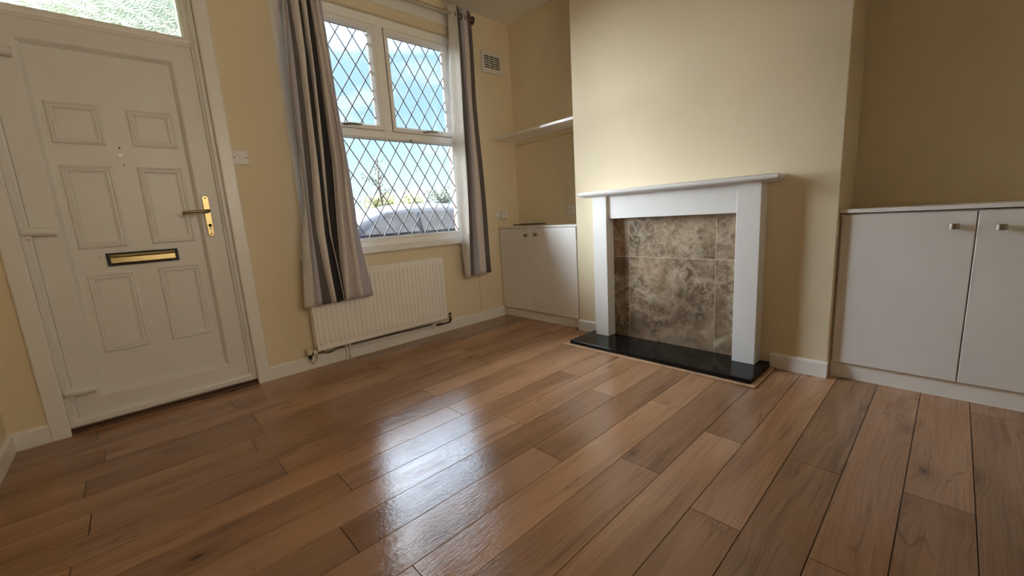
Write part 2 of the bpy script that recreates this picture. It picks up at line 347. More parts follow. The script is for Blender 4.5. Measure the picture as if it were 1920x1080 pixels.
def brick():
    m, nt, out = new_mat('red_brick')
    L = nt.links.new
    b = N(nt, 'ShaderNodeBsdfPrincipled'); L(b.outputs[0], out.inputs[0]); b.inputs['Roughness'].default_value = 0.9
    tc = N(nt, 'ShaderNodeTexCoord'); sx = N(nt, 'ShaderNodeSeparateXYZ'); L(tc.outputs['Object'], sx.inputs[0])
    a = N(nt, 'ShaderNodeMath', operation='ADD'); L(sx.outputs[0], a.inputs[0]); L(sx.outputs[1], a.inputs[1])
    cb = N(nt, 'ShaderNodeCombineXYZ'); L(a.outputs[0], cb.inputs[0]); L(sx.outputs[2], cb.inputs[1])
    t = N(nt, 'ShaderNodeTexBrick'); L(cb.outputs[0], t.inputs['Vector'])
    t.inputs['Color1'].default_value = (0.12, 0.045, 0.032, 1); t.inputs['Color2'].default_value = (0.09, 0.032, 0.024, 1); t.inputs['Mortar'].default_value = (0.12, 0.095, 0.08, 1)
    t.inputs['Scale'].default_value = 1.0; t.inputs['Brick Width'].default_value = 0.225; t.inputs['Row Height'].default_value = 0.075; t.inputs['Mortar Size'].default_value = 0.006
    L(t.outputs['Color'], b.inputs['Base Color'])
    return m
MT['brick'] = brick()
MT['asphalt'] = principled('asphalt', (0.05, 0.05, 0.052), 0.9, noise=0.15, nscale=40, bump=0.4, bscale=120)
MT['carpaint'] = principled('silver_blue_car_paint', (0.005, 0.010, 0.022), 0.4, spec=0.3, metal=0.0, noise=0.02, coat=0.0)
MT['carglass'] = principled('car_window_glass', (0.035, 0.045, 0.060), 0.10, noise=0.3, nscale=9, spec=0.4)
MT['tyre'] = principled('tyre_rubber', (0.02, 0.02, 0.02), 0.7, noise=0.1)
MT['leaf'] = principled('green_leaves', (0.035, 0.05, 0.022), 0.6, noise=0.45, nscale=3)
MT['leaf2'] = principled('yellow_green_leaves', (0.15, 0.16, 0.03), 0.6, noise=0.4, nscale=3)
MT['bark'] = principled('tree_bark', (0.04, 0.03, 0.022), 0.9, noise=0.3, nscale=12)
MT['galv'] = principled('galvanised_post', (0.35, 0.36, 0.37), 0.5, metal=0.3, noise=0.1)

# ------------------------------------------------------------------ mesh helpers
def link(name, bm, mats, parent=None, smooth=False, bevel=0.0, seg=2, angle=40):
    me = bpy.data.meshes.new(name)
    bmesh.ops.recalc_face_normals(bm, faces=bm.faces)
    bm.to_mesh(me); bm.free()
    if not isinstance(mats, (list, tuple)): mats = [mats]
    for m in mats: me.materials.append(m)
    o = bpy.data.objects.new(name, me); COL.objects.link(o)
    if parent is not None: o.parent = parent; o.matrix_parent_inverse = parent.matrix_world.inverted()
    if smooth:
        for p in me.polygons: p.use_smooth = True
        if angle:
            me.set_sharp_from_angle(angle=math.radians(angle))
    if bevel:
        md = o.modifiers.new('edge', 'BEVEL'); md.width = bevel; md.segments = seg; md.limit_method = 'ANGLE'; md.angle_limit = math.radians(50)
        md.harden_normals = False
        for p in me.polygons: p.use_smooth = True
        me.set_sharp_from_angle(angle=math.radians(35))
    return o
def BM(): return bmesh.new()
def box(bm, x0, x1, y0, y1, z0, z1, mi=0):
    v = [bm.verts.new((x, y, z)) for x in (x0, x1) for y in (y0, y1) for z in (z0, z1)]
    fs = []
    for q in ((0,1,3,2),(4,6,7,5),(0,4,5,1),(2,3,7,6),(0,2,6,4),(1,5,7,3)):
        f = bm.faces.new([v[i] for i in q]); f.material_index = mi; fs.append(f)
    return fs
def tube(bm, pts, r, n=12, mi=0, caps=True):
    pts = [Vector(p) for p in pts]; rs = r if isinstance(r, (list, tuple)) else [r]*len(pts)
    rings = []; prev = None
    for i, p in enumerate(pts):
        d = (pts[min(i+1, len(pts)-1)] - pts[max(i-1, 0)]).normalized()
        a = prev if prev is not None else (Vector((0, 0, 1)) if abs(d.z) < 0.9 else Vector((1, 0, 0)))
        u = (a - d*a.dot(d)).normalized(); w = d.cross(u); prev = u
        rings.append([bm.verts.new(p + rs[i]*(math.cos(t)*u + math.sin(t)*w)) for t in [2*math.pi*k/n for k in range(n)]])
    for a, b in zip(rings, rings[1:]):
        for k in range(n):
            f = bm.faces.new((a[k], a[(k+1) % n], b[(k+1) % n], b[k])); f.material_index = mi; f.smooth = True
    if caps:
        for rg in (rings[0], rings[-1]):
            f = bm.faces.new(rg); f.material_index = mi
def arc(c, r, a0, a1, n, plane='xz'):
    out = []
    for k in range(n+1):
        t = math.radians(a0 + (a1-a0)*k/n)
        a, b = r*math.cos(t), r*math.sin(t)
        out.append({'xz': (c[0]+a, c[1], c[2]+b), 'yz': (c[0], c[1]+a, c[2]+b), 'xy': (c[0]+a, c[1]+b, c[2])}[plane])
    return out
def mitre(bm, x0, x1, z0, z1, prof, mi=0):
    """frame in the xz plane: prof is a closed loop of (inset, y)"""
    rings = []
    for sx, sz in ((0, 0), (1, 0), (1, 1), (0, 1)):
        rings.append([bm.verts.new(((x0+d) if sx == 0 else (x1-d), y, (z0+d) if sz == 0 else (z1-d))) for d, y in prof])
    n = len(prof)
    for i in range(4):
        a, b = rings[i], rings[(i+1) % 4]
        for k in range(n):
            f = bm.faces.new((a[k], a[(k+1) % n], b[(k+1) % n], b[k])); f.material_index = mi
def prism(bm, poly, axis, a, b, mi=0):
    """poly of 2D points extruded along an axis between a and b"""
    def P(p, t):
        return {'x': (t, p[0], p[1]), 'y': (p[0], t, p[1]), 'z': (p[0], p[1], t)}[axis]
    A = [bm.verts.new(P(p, a)) for p in poly]; B = [bm.verts.new(P(p, b)) for p in poly]
    fs = [bm.faces.new(A), bm.faces.new(B)]
    for k in range(len(poly)):
        fs.append(bm.faces.new((A[k], A[(k+1) % len(poly)], B[(k+1) % len(poly)], B[k])))
    for f in fs: f.material_index = mi
def disc(bm, c, r, axis, t, n=24, mi=0):
    d = {'x': Vector((1, 0, 0)), 'y': Vector((0, 1, 0)), 'z': Vector((0, 0, 1))}[axis]
    tube(bm, [Vector(c), Vector(c)+d*t], r, n, mi)
def struct(o): o['kind'] = 'structure'; return o
def empty(name, loc, label=None, cat=None, group=None, kind=None):
    o = bpy.data.objects.new(name, None); COL.objects.link(o); o.location = loc; o.empty_display_size = 0.1
    o.matrix_world = Matrix.Translation(loc)
    return tag(o, label, cat, group, kind)
def tag(o, label=None, cat=None, group=None, kind=None):
    if label: o['label'] = label
    if cat: o['category'] = cat
    if group: o['group'] = group
    if kind: o['kind'] = kind
    return o

# ------------------------------------------------------------------ room shell
H = 2.72; XL = -3.485; YB = -3.62
CX = -0.280; CY0 = -0.941; CY1 = -2.607; XR2 = 0.11

# floor boards laid along x
random.seed(11)
rows = [(0.0, -0.034, 0.0), (-0.034, -0.184, -1.815), (-0.184, -0.340, -2.628), (-0.340, -0.495, -1.78), (-0.495, -0.645, -2.581), (-0.645, -0.800, -1.832),
        (-0.800, -0.952, -2.645), (-0.952, -1.103, -1.805), (-1.103, -1.256, -2.605), (-1.256, -1.403, -1.837), (-1.403, -1.560, -2.464),
        (-1.560, -1.712, -1.708), (-1.712, -1.866, -2.569), (-1.866, -2.026, -1.812), (-2.026, -2.182, -2.482), (-2.182, -2.344, -1.638),
        (-2.344, -2.498, -1.240), (-2.498, -2.650, -1.737), (-2.650, -2.811, -1.234), (-2.811, -2.968, -1.713), (-2.968, -3.127, -1.213),
        (-3.127, -3.283, -1.74), (-3.283, -3.440, -1.1), (-3.440, YB, -1.9)]
bm = BM()
cl = bm.loops.layers.float_color.new('plank')
# tones judged board by board: key (row index, board index counted from the right)
def plank(x0, x1, y0, y1, tone):
    g = 0.0009
    xs, ys = sorted((x0, x1)), sorted((y0, y1))
    a = [(xs[0]+g, ys[0]+g), (xs[1]-g, ys[0]+g), (xs[1]-g, ys[1]-g), (xs[0]+g, ys[1]-g)]
    h = 0.0022
    top = [bm.verts.new((x, y, 0)) for x, y in ((a[0][0]+h*.3, a[0][1]+h*.3), (a[1][0]-h*.3, a[1][1]+h*.3), (a[2][0]-h*.3, a[2][1]-h*.3), (a[3][0]+h*.3, a[3][1]-h*.3))]
    low = [bm.verts.new((x, y, -h)) for x, y in a]
    c = (random.random(), random.random(), tone, 1)
    fs = [bm.faces.new(top)] + [bm.faces.new((top[k], low[k], low[(k+1) % 4], top[(k+1) % 4])) for k in range(4)]
    for f in fs:
        for l in f.loops: l[cl] = c
TN = {(17, 0): .60, (17, 1): .72, (17, 2): .50, (18, 0): .27, (18, 1): .36, (19, 0): .60, (19, 1): .56, (19, 2): .50, (16, 0): .44, (16, 1): .64,
      (15, 0): .50, (15, 1): .34, (15, 2): .46, (14, 0): .55, (14, 1): .68, (13, 1): .38, (13, 2): .42, (12, 0): .56, (12, 1): .36, (20, 0): .55, (20, 1): .45, (21, 1): .40,
      (11, 1): .55, (10, 1): .45, (9, 1): .52, (8, 1): .44}
for ri, (ya, yb, e) in enumerate(rows):
    x = e
    while x + 1.372 < 0.4: x += 1.372
    ends = [0.12] + [x - 1.372*k for k in range(5)]
    ends = [q for q in ends if q <= 0.12]
    for bi in range(len(ends)-1):
        a, b = ends[bi], max(ends[bi+1], XL-0.02)
        if a <= XL: break
        if a - b < 0.02: continue
        plank(b, a, ya, yb, TN.get((ri, bi), random.uniform(0.34, 0.66)))
box(bm, XL-0.05, 0.14, YB-0.05, 0.09, -0.05, -0.0021, 1)
for f in bm.faces:
    if f.material_index == 1:
        for l in f.loops: l[cl] = (0, 0, 0, 1)
struct(link('floor', bm, [MT['floor'], MT['gap']]))

bm = BM(); box(bm, XL-0.1, 0.3, YB-0.1, 0.12, H, H+0.15)
struct(link('ceiling', bm, MT['ceiling']))

DX0, DX1, DZ1 = -3.290, -2.438, 2.500       # door opening
WX0, WX1, WZ0, WZ1 = -2.020, -0.640, 0.756, 2.476   # window opening
bm = BM()
def wall_y(bm, y0, y1, x0, x1, z0, z1, holes):
    """wall slab between y0 and y1 with rectangular holes, built from bands"""
    xs = sorted({x0, x1, *[h[0] for h in holes], *[h[1] for h in holes]}); zs = sorted({z0, z1, *[h[2] for h in holes], *[h[3] for h in holes]})
    for a, b in zip(xs, xs[1:]):
        run = None
        for c, d in zip(zs, zs[1:]):
            mx_, mz_ = (a+b)/2, (c+d)/2
            if any(h[0] < mx_ < h[1] and h[2] < mz_ < h[3] for h in holes):
                if run: box(bm, a, b, y0, y1, run[0], run[1]); run = None
            else: run = [run[0] if run else c, d]
        if run: box(bm, a, b, y0, y1, run[0], run[1])
wall_y(bm, 0.0, 0.12, XL-0.1, 0.1, -0.05, H, [(DX0, DX1, -0.1, DZ1), (WX0, WX1, WZ0, WZ1)])
struct(link('wall_front', bm, MT['wall']))
bm = BM(); wall_y(bm, 0.125, 0.31, XL-0.3, 1.6, -0.4, H+0.3, [(DX0+.02, DX1-.02, -0.1, DZ1-.03), (WX0+.02, -0.566, 0.79, WZ1+.12)])
struct(link('wall_outside', bm, MT['brick']))
bm = BM(); box(bm, XL-0.1, XL, YB, 0.0, -0.05, H); struct(link('wall_left', bm, MT['wall']))
bm = BM(); box(bm, 0.0, 0.1, CY0, 0.0, -0.05, H); struct(link('wall_right', bm, MT['wall']))
bm = BM(); box(bm, CX, 0.3, CY1, CY0, -0.05, H); struct(link('wall_chimney', bm, MT['wall'], bevel=0.006))
bm = BM(); box(bm, XR2, XR2+0.1, YB, CY1, -0.05, H); struct(link('wall_alcove', bm, MT['wall']))
# back wall with an unseen window added to let fill light in
bm = BM(); wall_y(bm, YB-0.1, YB, XL-0.1, XR2+0.1, -0.05, H, [(-2.9, -1.3, 0.95, 2.25)]); struct(link('wall_back', bm, MT['wall']))
bm = BM()
mitre(bm, -2.9, -1.3, 0.95, 2.25, [(0, YB-0.09), (0, YB-0.03), (0.06, YB-0.03), (0.06, YB-0.09)])
box(bm, -2.13, -2.07, YB-0.09, YB-0.03, 1.0, 2.2)
w2 = struct(link('window_added_fill', bm, MT['upvc_win']))
bm = BM(); box(bm, -2.85, -1.35, YB-0.065, YB-0.06, 1.0, 2.2); link('pane', bm, MT['glass'], w2)

# skirting
def skirt_prof(t=0.018, h=0.088): return [(0, 0), (t, 0), (t, h-0.010), (t*0.45, h), (0, h)]
def skirting(name, run, mat=MT['gloss']):
    bm = BM()
    for axis, base, sign, a, b in run:
        poly = [((base+sign*d), z) for d, z in skirt_prof()]
        prism(bm, poly, axis, a, b)
    return struct(link(name, bm, mat))
skirting('baseboard_front', [('x', 0.0, -1, -2.374, -0.285), ('x', 0.0, -1, XL+0.001, -3.351)])
skirting('baseboard_left', [('y', XL, 1, YB, -0.0185)])
skirting('baseboard_chimney', [('y', CX, -1, -1.115, -0.945), ('y', CX, -1, CY1, -2.338)])
skirting('baseboard_back', [('x', YB, 1, XL+0.02, -0.3)])

# ------------------------------------------------------------------ front door
D = struct(empty('door_1', (-2.86, 0.0, 0.0)))
bm = BM()
for x0, x1 in ((-3.353, -3.283), (-2.444, -2.373)):
    prism(bm, [(x0, 0.0), (x0, -0.014), (x0+0.006, -0.020), (x1-0.006, -0.020), (x1, -0.014), (x1, 0.0)], 'z', 0.0, 2.57)
box(bm, -3.353, -2.373, -0.0195, 0.0, 2.50, 2.57)
struct(link('trim_1', bm, MT['gloss']))
bm = BM()   # outer frame + transom
P = [(0, 0.115), (0, 0.012), (0.008, 0.006), (0.026, 0.006), (0.030, 0.018), (0.040, 0.022), (0.040, 0.115)]
mitre(bm, DX0, DX1, 0.028, DZ1, P)
box(bm, -3.26, -2.47, 0.030, 0.110, 2.012, 2.062)
link('door_frame', bm, MT['upvc'], D)
bm = BM()   # toplight bead
mitre(bm, -3.262, -2.468, 2.030, 2.470, [(0, 0.11), (0, 0.026), (0.010, 0.022), (0.030, 0.034), (0.040, 0.052), (0.040, 0.11)])
link('glazing_bead', bm, MT['upvc_win'], D)
bm = BM(); box(bm, -3.235, -2.495, 0.056, 0.062, 2.055, 2.45)
tag(link('toplight', bm, MT['obscure'], D), 'flower patterned obscure glass over the door')
bm = BM()   # leaf
mitre(bm, -3.250, -2.476, 0.058, 2.024, [(0, 0.095), (0, 0.040), (0.004, 0.036), (0.096, 0.036), (0.101, 0.039), (0.115, 0.066), (0.118, 0.095)])
box(bm, -3.135, -2.590, 0.067, 0.095, 0.17, 1.91)
leaf = link('door_leaf', bm, MT['upvc'], D)
def moulding(x0, x1, z0, z1):
    bm = BM()
    mitre(bm, x0, x1, z0, z1, [(0, 0.068), (0.003, 0.060), (0.010, 0.056), (0.016, 0.060), (0.020, 0.0575), (0.026, 0.0575), (0.030, 0.0655), (0.034, 0.064), (0.038, 0.068)])
    link('panel_moulding', bm, MT['upvc'], D)
for q in ((-3.108, -2.912, 1.458, 1.660), (-2.812, -2.618, 1.460, 1.654), (-3.106, -2.912, 0.932, 1.356), (-2.816, -2.618, 0.936, 1.356), (-3.102, -2.912, 0.376, 0.800), (-2.816, -2.622, 0.376, 0.806)):
    moulding(*q)
# spyhole and screw holes
bm = BM(); disc(bm, (-2.870, 0.067, 1.412), 0.0095, 'y', -0.004, 20); disc(bm, (-2.870, 0.063, 1.412), 0.006, 'y', -0.002, 16)
link('spyhole', bm, MT['nickel'], D, smooth=True)
bm = BM(); disc(bm, (-2.867, 0.0672, 1.450), 0.0042, 'y', -0.001, 12); disc(bm, (-2.864, 0.0672, 1.362), 0.003, 'y', -0.001, 12); disc(bm, (-3.035, 0.0672, 0.885), 0.0025, 'y', -0.001, 12)
link('screw_hole', bm, MT['dark'], D)
# letterbox
bm = BM(); mitre(bm, -3.012, -2.712, 0.834, 0.903, [(0, 0.068), (0, 0.058), (0.002, 0.055), (0.007, 0.055), (0.009, 0.062), (0.009, 0.068)])
box(bm, -3.010, -2.997, 0.0545, 0.066, 0.836, 0.901); box(bm, -2.727, -2.714, 0.0545, 0.066, 0.836, 0.901)
lb = tag(link('letterbox', bm, MT['black'], D), 'letterbox with black surround')
bm = BM(); prism(bm, [(0.0655, 0.842), (0.060, 0.842), (0.056, 0.850), (0.057, 0.876), (0.0545, 0.880), (0.0575, 0.884), (0.057, 0.893), (0.0655, 0.895)], 'x', -2.999, -2.725)
tag(link('letterbox_flap', bm, MT['brass'], lb), 'brass flap')
# handle
def rrect(x0, x1, z0, z1, n=8):
    r = (x1-x0)/2; cx_ = (x0+x1)/2
    pts = [(cx_+r*math.cos(math.pi*k/n), z1-r+r*math.sin(math.pi*k/n)*0.999) for k in range(n+1)]
    pts += [(cx_-r*math.cos(math.pi*k/n), z0+r-r*math.sin(math.pi*k/n)*0.999) for k in range(n+1)]
    return pts
bm = BM(); prism(bm, rrect(-2.558, -2.526, 0.958, 1.196), 'y', 0.0355, 0.026)
hp = tag(link('handle_plate', bm, MT['brass'], D, bevel=0.002), 'long brass backplate')
bm = BM(); tube(bm, [(-2.540, 0.030, 1.106), (-2.540, -0.012, 1.106), (-2.544, -0.020, 1.1055), (-2.556, -0.024, 1.105), (-2.60, -0.024, 1.103), (-2.650, -0.023, 1.099), (-2.664, -0.020, 1.097)], [0.011, 0.010, 0.010, 0.0095, 0.0085, 0.009, 0.0085], 16)
tag(link('handle_lever', bm, MT['lever'], hp, smooth=True), 'dull bronze lever')
bm = BM(); disc(bm, (-2.541, 0.0262, 1.023), 0.0085, 'y', -0.0012, 20); box(bm, -2.5445, -2.5375, 0.0250, 0.0262, 0.998, 1.020)
disc(bm, (-2.542, 0.0262, 1.181), 0.004, 'y', -0.001, 12); disc(bm, (-2.542, 0.0262, 0.974), 0.004, 'y', -0.001, 12)
link('keyhole', bm, MT['dark'], hp)
bm = BM(); disc(bm, (-2.541, 0.0255, 1.009), 0.0035, 'y', -0.003, 12); box(bm, -2.543, -2.539, 0.0225, 0.0255, 0.998, 1.009)
link('lock_cylinder', bm, MT['nickel'], hp)
for z in (1.030, 0.214, 1.846):
    bm = BM(); tube(bm, [(-3.272, 0.006, z+0.004), (-3.235, 0.004, z+0.003), (-3.162, 0.008, z-0.003)], [0.020, 0.0215, 0.019], 16)
    box(bm, -3.24, -3.165, 0.006, 0.037, z-0.012, z+0.012); disc(bm, (-3.256, 0.012, z-0.030), 0.0115, 'z', 0.02, 16); tube(bm, [(-3.256, 0.012, z-0.030), (-3.256, 0.012, z-0.037)], [0.0115, 0.005], 16)
    box(bm, -3.268, -3.244, 0.018, 0.034, z-0.026, z+0.012)
    link('hinge', bm, MT['upvc'], D, smooth=True)
bm = BM(); box(bm, DX0, DX1, -0.004, 0.118, 0.0, 0.013); box(bm, DX0, DX1, 0.028, 0.118, 0.013, 0.029)
link('threshold', bm, [MT['threshold']], D, bevel=0.002)
bm = BM(); box(bm, DX0+0.01, DX1-0.01, 0.022, 0.1, 0.029, 0.052); link('threshold_bar', bm, MT['upvc'], D, bevel=0.003)

# ------------------------------------------------------------------ window
Wn = struct(empty('window_1', (-1.33, 0.05, 0.80)))
bm = BM()
FP = [(0, 0.115), (0, 0.036), (0.006, 0.030), (0.030, 0.030), (0.036, 0.036), (0.044, 0.040), (0.052, 0.048), (0.052, 0.072), (0.02, 0.072), (0.02, 0.115)]
mitre(bm, -1.985, -0.655, 0.797, 2.474, FP)
box(bm, -1.96, -0.68, 0.0302, 0.07, 2.40, 2.45)
box(bm, -1.94, -0.70, 0.0305, 0.07, 1.612, 1.668)      # transom
box(bm, -1.349, -1.276, 0.0308, 0.07, 1.668, 2.43)      # mullion
link('window_frame', bm, MT['upvc_win'], Wn, bevel=0.0035)
bm = BM(); mitre(bm, -1.94, -0.690, 0.842, 1.626, [(0, 0.067), (0, 0.034), (0.006, 0.032), (0.024, 0.050), (0.024, 0.067)])
link('glazing_bead', bm, MT['upvc_win'], Wn)
def lattice(x0, x1, z0, z1, cx_, cz, name='lead_lattice', y=0.056, parent=None):
    """diamond lead strips through crossings at (cx_, cz) with pitch .1225 x .190"""
    bm = BM(); px_, pz = 0.1225, 0.191; w = 0.0034
    k = pz/px_
    for s in (1, -1):
        for i in range(-30, 31):
            # line: z - cz = s*k*(x - cx_ - i*px_)
            xa, xb = x0, x1
            pts = []
            za = cz + s*k*(x0-cx_-i*px_); zb = cz + s*k*(x1-cx_-i*px_)
            # clip in z
            t0, t1 = 0.0, 1.0; dz = zb-za
            ta, tb = (z0-za)/dz, (z1-za)/dz
            if ta > tb: ta, tb = tb, ta
            t0, t1 = max(t0, ta), min(t1, tb)
            if t1-t0 < 1e-3: continue
            a = Vector((x0+(x1-x0)*t0, y, za+dz*t0)); b = Vector((x0+(x1-x0)*t1, y, za+dz*t1))
            d = (b-a).normalized(); n = Vector((-d.z, 0, d.x))*w
            q = [a+n, b+n, b-n, a-n]
            v1 = [bm.verts.new(p + Vector((0, 0.003+0.0003*s, 0))) for p in q]; v0 = [bm.verts.new(p + Vector((0, -0.001+0.0003*s, 0))) for p in q]
            bm.faces.new(v0); bm.faces.new(v1)
            for j in range(4): bm.faces.new((v0[j], v0[(j+1) % 4], v1[(j+1) % 4], v1[j]))
    mitre(bm, x0, x1, z0, z1, [(0, y-0.001), (0.004, y-0.001), (0.004, y+0.003), (0, y+0.003)])
    return link(name, bm, MT['lead'], parent)
bm = BM(); box(bm, -1.925, -0.700, 0.060, 0.064, 0.862, 1.606); g = link('pane', bm, MT['glass'], Wn)
lattice(-1.915, -0.712, 0.868, 1.601, -1.625, 1.528, parent=g)
for x0, x1, cx_, cz in ((-1.913, -1.351, -1.565, 2.208), (-1.274, -0.704, -1.206, 2.201)):
    bm = BM(); mitre(bm, x0, x1, 1.667, 2.402, [(0, 0.067), (0, 0.022), (0.005, 0.018), (0.024, 0.018), (0.030, 0.026), (0.044, 0.050), (0.044, 0.067)])
    sash = link('sash', bm, MT['upvc_win'], Wn)
    bm = BM(); box(bm, x0+0.034, x1-0.034, 0.060, 0.064, 1.70, 2.37); g = link('pane', bm, MT['glass'], sash)
    lattice(x0+0.042, x1-0.042, 1.709, 2.360, cx_, cz, parent=g)
    bm = BM(); mitre(bm, x0-0.0035, x1+0.0035, 1.6635, 2.4055, [(0, 0.034), (0, 0.0275), (0.005, 0.0275), (0.005, 0.034)])
    tag(link('gasket', bm, MT['tray'], sash), 'thin dark seal line')
    hx = -0.985 if x0 > -1.5 else -1.640
    bm = BM(); box(bm, hx-0.028, hx+0.012, 0.008, 0.020, 1.676, 1.692); box(bm, hx-0.012, hx+0.006, -0.006, 0.010, 1.678, 1.692)
    prism(bm, [(hx+0.004, 1.678), (hx+0.10, 1.684), (hx+0.104, 1.690), (hx+0.10, 1.694), (hx+0.004, 1.694)], 'y', -0.010, 0.000)
    tag(link('window_handle', bm, MT['nickel'], sash, bevel=0.002), 'dull metal catch')
bm = BM(); disc(bm, (-1.128, 0.028, 1.604), 0.006, 'z', 0.012, 10); disc(bm, (-1.122, 0.028, 1.588), 0.003, 'z', 0.016, 8)
link('restrictor_stub', bm, MT['copper'], Wn)
bm = BM(); prism(bm, [(0.035, 0.7565), (-0.040, 0.7565), (-0.046, 0.764), (-0.046, 0.788), (-0.040, 0.797), (0.035, 0.799)], 'x', -2.085, -0.585)
link('window_sill', bm, MT['gloss'], Wn)
bm = BM()   # thin bead along the left edge of the opening
prism(bm, [(-2.046, 0.0), (-2.044, -0.006), (-2.038, -0.008), (-2.034, -0.003), (-2.028, -0.006), (-2.022, -0.003), (-2.0195, 0.0)], 'z', 0.797, 2.50)
box(bm, -2.0195, -1.985, 0.004, 0.036, 0.797, 2.4745)
struct(link('trim_2', bm, MT['gloss']))
bm = BM(); box(bm, -2.16, -0.600, -0.020, 0.0, 2.541, 2.640); struct(link('trim_3', bm, MT['gloss'], bevel=0.004))

# ------------------------------------------------------------------ curtain pole
cp = empty('curtain_pole', (-1.33, -0.09, 2.600), 'slim champagne metal curtain pole above the window', 'curtain pole')
bm = BM(); tube(bm, [(-2.17, -0.09, 2.598), (-0.515, -0.09, 2.603)], 0.0125, 20); link('rod', bm, MT['polemetal'], cp, smooth=True)
for x in (-2.18, -0.505):
    bm = BM()
    s = 1 if x > -1 else -1
    tube(bm, [(x-s*.012, -0.09, 2.603), (x, -0.09, 2.603), (x+s*.004, -0.09, 2.603)], [0.016, 0.020, 0.014], 20)
    tube(bm, arc((x+s*.004, -0.09, 2.603), 0.026, 0, 360, 24, 'yz'), 0.0065, 10)
    tag(link('finial', bm, MT['bronze'], cp, smooth=True), 'dark bronze ring finial')
for x in (-2.125, -0.555):
    bm = BM(); tube(bm, [(x, -0.001 if x < -1 else -0.001, 2.595), (x, -0.09, 2.590)], 0.006, 10); box(bm, x-0.016, x+0.016, -0.024, -0.0005, 2.575, 2.625); tube(bm, arc((x, -0.09, 2.601), 0.0175, 200, 340, 8, 'yz'), 0.004, 8)
    link('bracket', bm, MT['bronze'], cp)

# ------------------------------------------------------------------ curtains
def lerp(a, b, t): return a + (b-a)*t
def curtain(name, rows, mats_, depth, label, ztop, zbots, y_top=-0.090, y_low=-0.130, sub=5, slant=0.4, y_ref=-0.13):
    """rows: [(z, [x boundaries])]; mats_: material per stripe; depth: fold depth per boundary and mid-stripe swell"""
    root = empty(name, (sum(rows[-1][1])/len(rows[-1][1]), -0.12, 0.46), label, 'curtain', 'curtains at the front window')
    rows = sorted(rows, key=lambda r: -r[0])
    nb = len(rows[0][1]); nz = 60
    def xs_at(z):
        if z >= rows[0][0]:
            a, b = rows[0], rows[1]; t = (z-a[0])/(a[0]-b[0])*0.35
            c = sum(a[1])/nb
            return [x + (x-x2)*t for x, x2 in zip(a[1], b[1])]
        if z <= rows[-1][0]:
            a, b = rows[-1], rows[-2]; t = (a[0]-z)/(b[0]-a[0])
            return [x + (x-x2)*t for x, x2 in zip(a[1], b[1])]
        for a, b in zip(rows, rows[1:]):
            if a[0] >= z >= b[0]:
                t = (a[0]-z)/(a[0]-b[0]); return [lerp(p, q, t) for p, q in zip(a[1], b[1])]
    bm = BM(); grid = []
    for j in range(nz+1):
        row = []
        for i in range((nb-1)*sub+1):
            k = min(i//sub, nb-2); t = (i - k*sub)/sub
            zb = lerp(zbots[k], zbots[min(k+1, nb-2)], 0) 
            z = lerp(ztop, zbots[k] if t < 1 else zbots[k], j/nz)
            xs = xs_at(z); x = lerp(xs[k], xs[k+1], t)
            sm_ = t*t*(3-2*t)
            low = max(0.0, min(1.0, (2.45-z)/0.5))
            amp = lerp(0.55, 1.0, low) * lerp(1.0, 0.8, max(0, min(1, (0.8-z)/0.3)))
            fold = lerp(depth[k], depth[k+1], sm_)*amp - 0.008*math.sin(math.pi*t)
            y = lerp(y_top, y_low, low) + fold
            x += slant*(y-y_ref)
            x += 0.004*math.sin(z*5.1+k*2.1)*min(1, j/8)
            row.append(bm.verts.new((x, y, z)))
        grid.append(row)
    for j in range(nz):
        for i in range((nb-1)*sub):
            f = bm.faces.new((grid[j][i], grid[j][i+1], grid[j+1][i+1], grid[j+1][i])); f.material_index = mats_[min(i//sub, nb-2)]; f.smooth = True
    for o_ in (root,): pass
    cloth = link('cloth', bm, FAB, root)
    for p in cloth.data.polygons: p.use_smooth = True
    md = cloth.modifiers.new('thick', 'SOLIDIFY'); md.thickness = 0.004; md.offset = 1.0; md.material_offset = 0
    return root
Lrows = [(2.32, [-2.003, -1.998, -1.98, -1.958, -1.914, -1.901, -1.862, -1.846, -1.823, -1.806, -1.789, -1.776]),
         (2.02, [-2.020, -2.016, -1.985, -1.953, -1.911, -1.898, -1.865, -1.837, -1.808, -1.791, -1.774, -1.76]),
         (1.41, [-2.040, -2.033, -2.0, -1.971, -1.928, -1.904, -1.887, -1.835, -1.796, -1.771, -1.753, -1.734]),
         (1.10, [-2.050, -2.038, -2.018, -1.988, -1.942, -1.916, -1.898, -1.856, -1.809, -1.781, -1.754, -1.727]),
         (0.93, [-2.085, -2.043, -2.024, -1.994, -1.947, -1.92, -1.902, -1.863, -1.813, -1.784, -1.754, -1.724]),
         (0.55, [-2.133, -2.059, -2.025, -1.97, -1.93, -1.886, -1.878, -1.871, -1.834, -1.778, -1.738, -1.673])]
cL = curtain('curtain', Lrows, [0, 1, 2, 3, 4, 3, 4, 3, 5, 3, 1], [0.030, 0.006, -0.014, 0.006, -0.018, 0.018, -0.010, 0.020, -0.016, 0.004, -0.012, 0.004],
             'long striped taupe, grey and black curtain left of the window, hanging over the radiator', 2.66, [0.452, 0.458, 0.46, 0.46, 0.46, 0.46, 0.46, 0.46, 0.46, 0.46, 0.46], y_low=-0.142)
Rrows = [(2.49, [-0.763, -0.669, -0.639, -0.599, -0.565, -0.525]), (1.99, [-0.794, -0.679, -0.651, -0.611, -0.576, -0.529]),
         (1.47, [-0.83, -0.692, -0.652, -0.605, -0.563, -0.509]), (0.58, [-0.80, -0.728, -0.692, -0.625, -0.551, -0.494])]
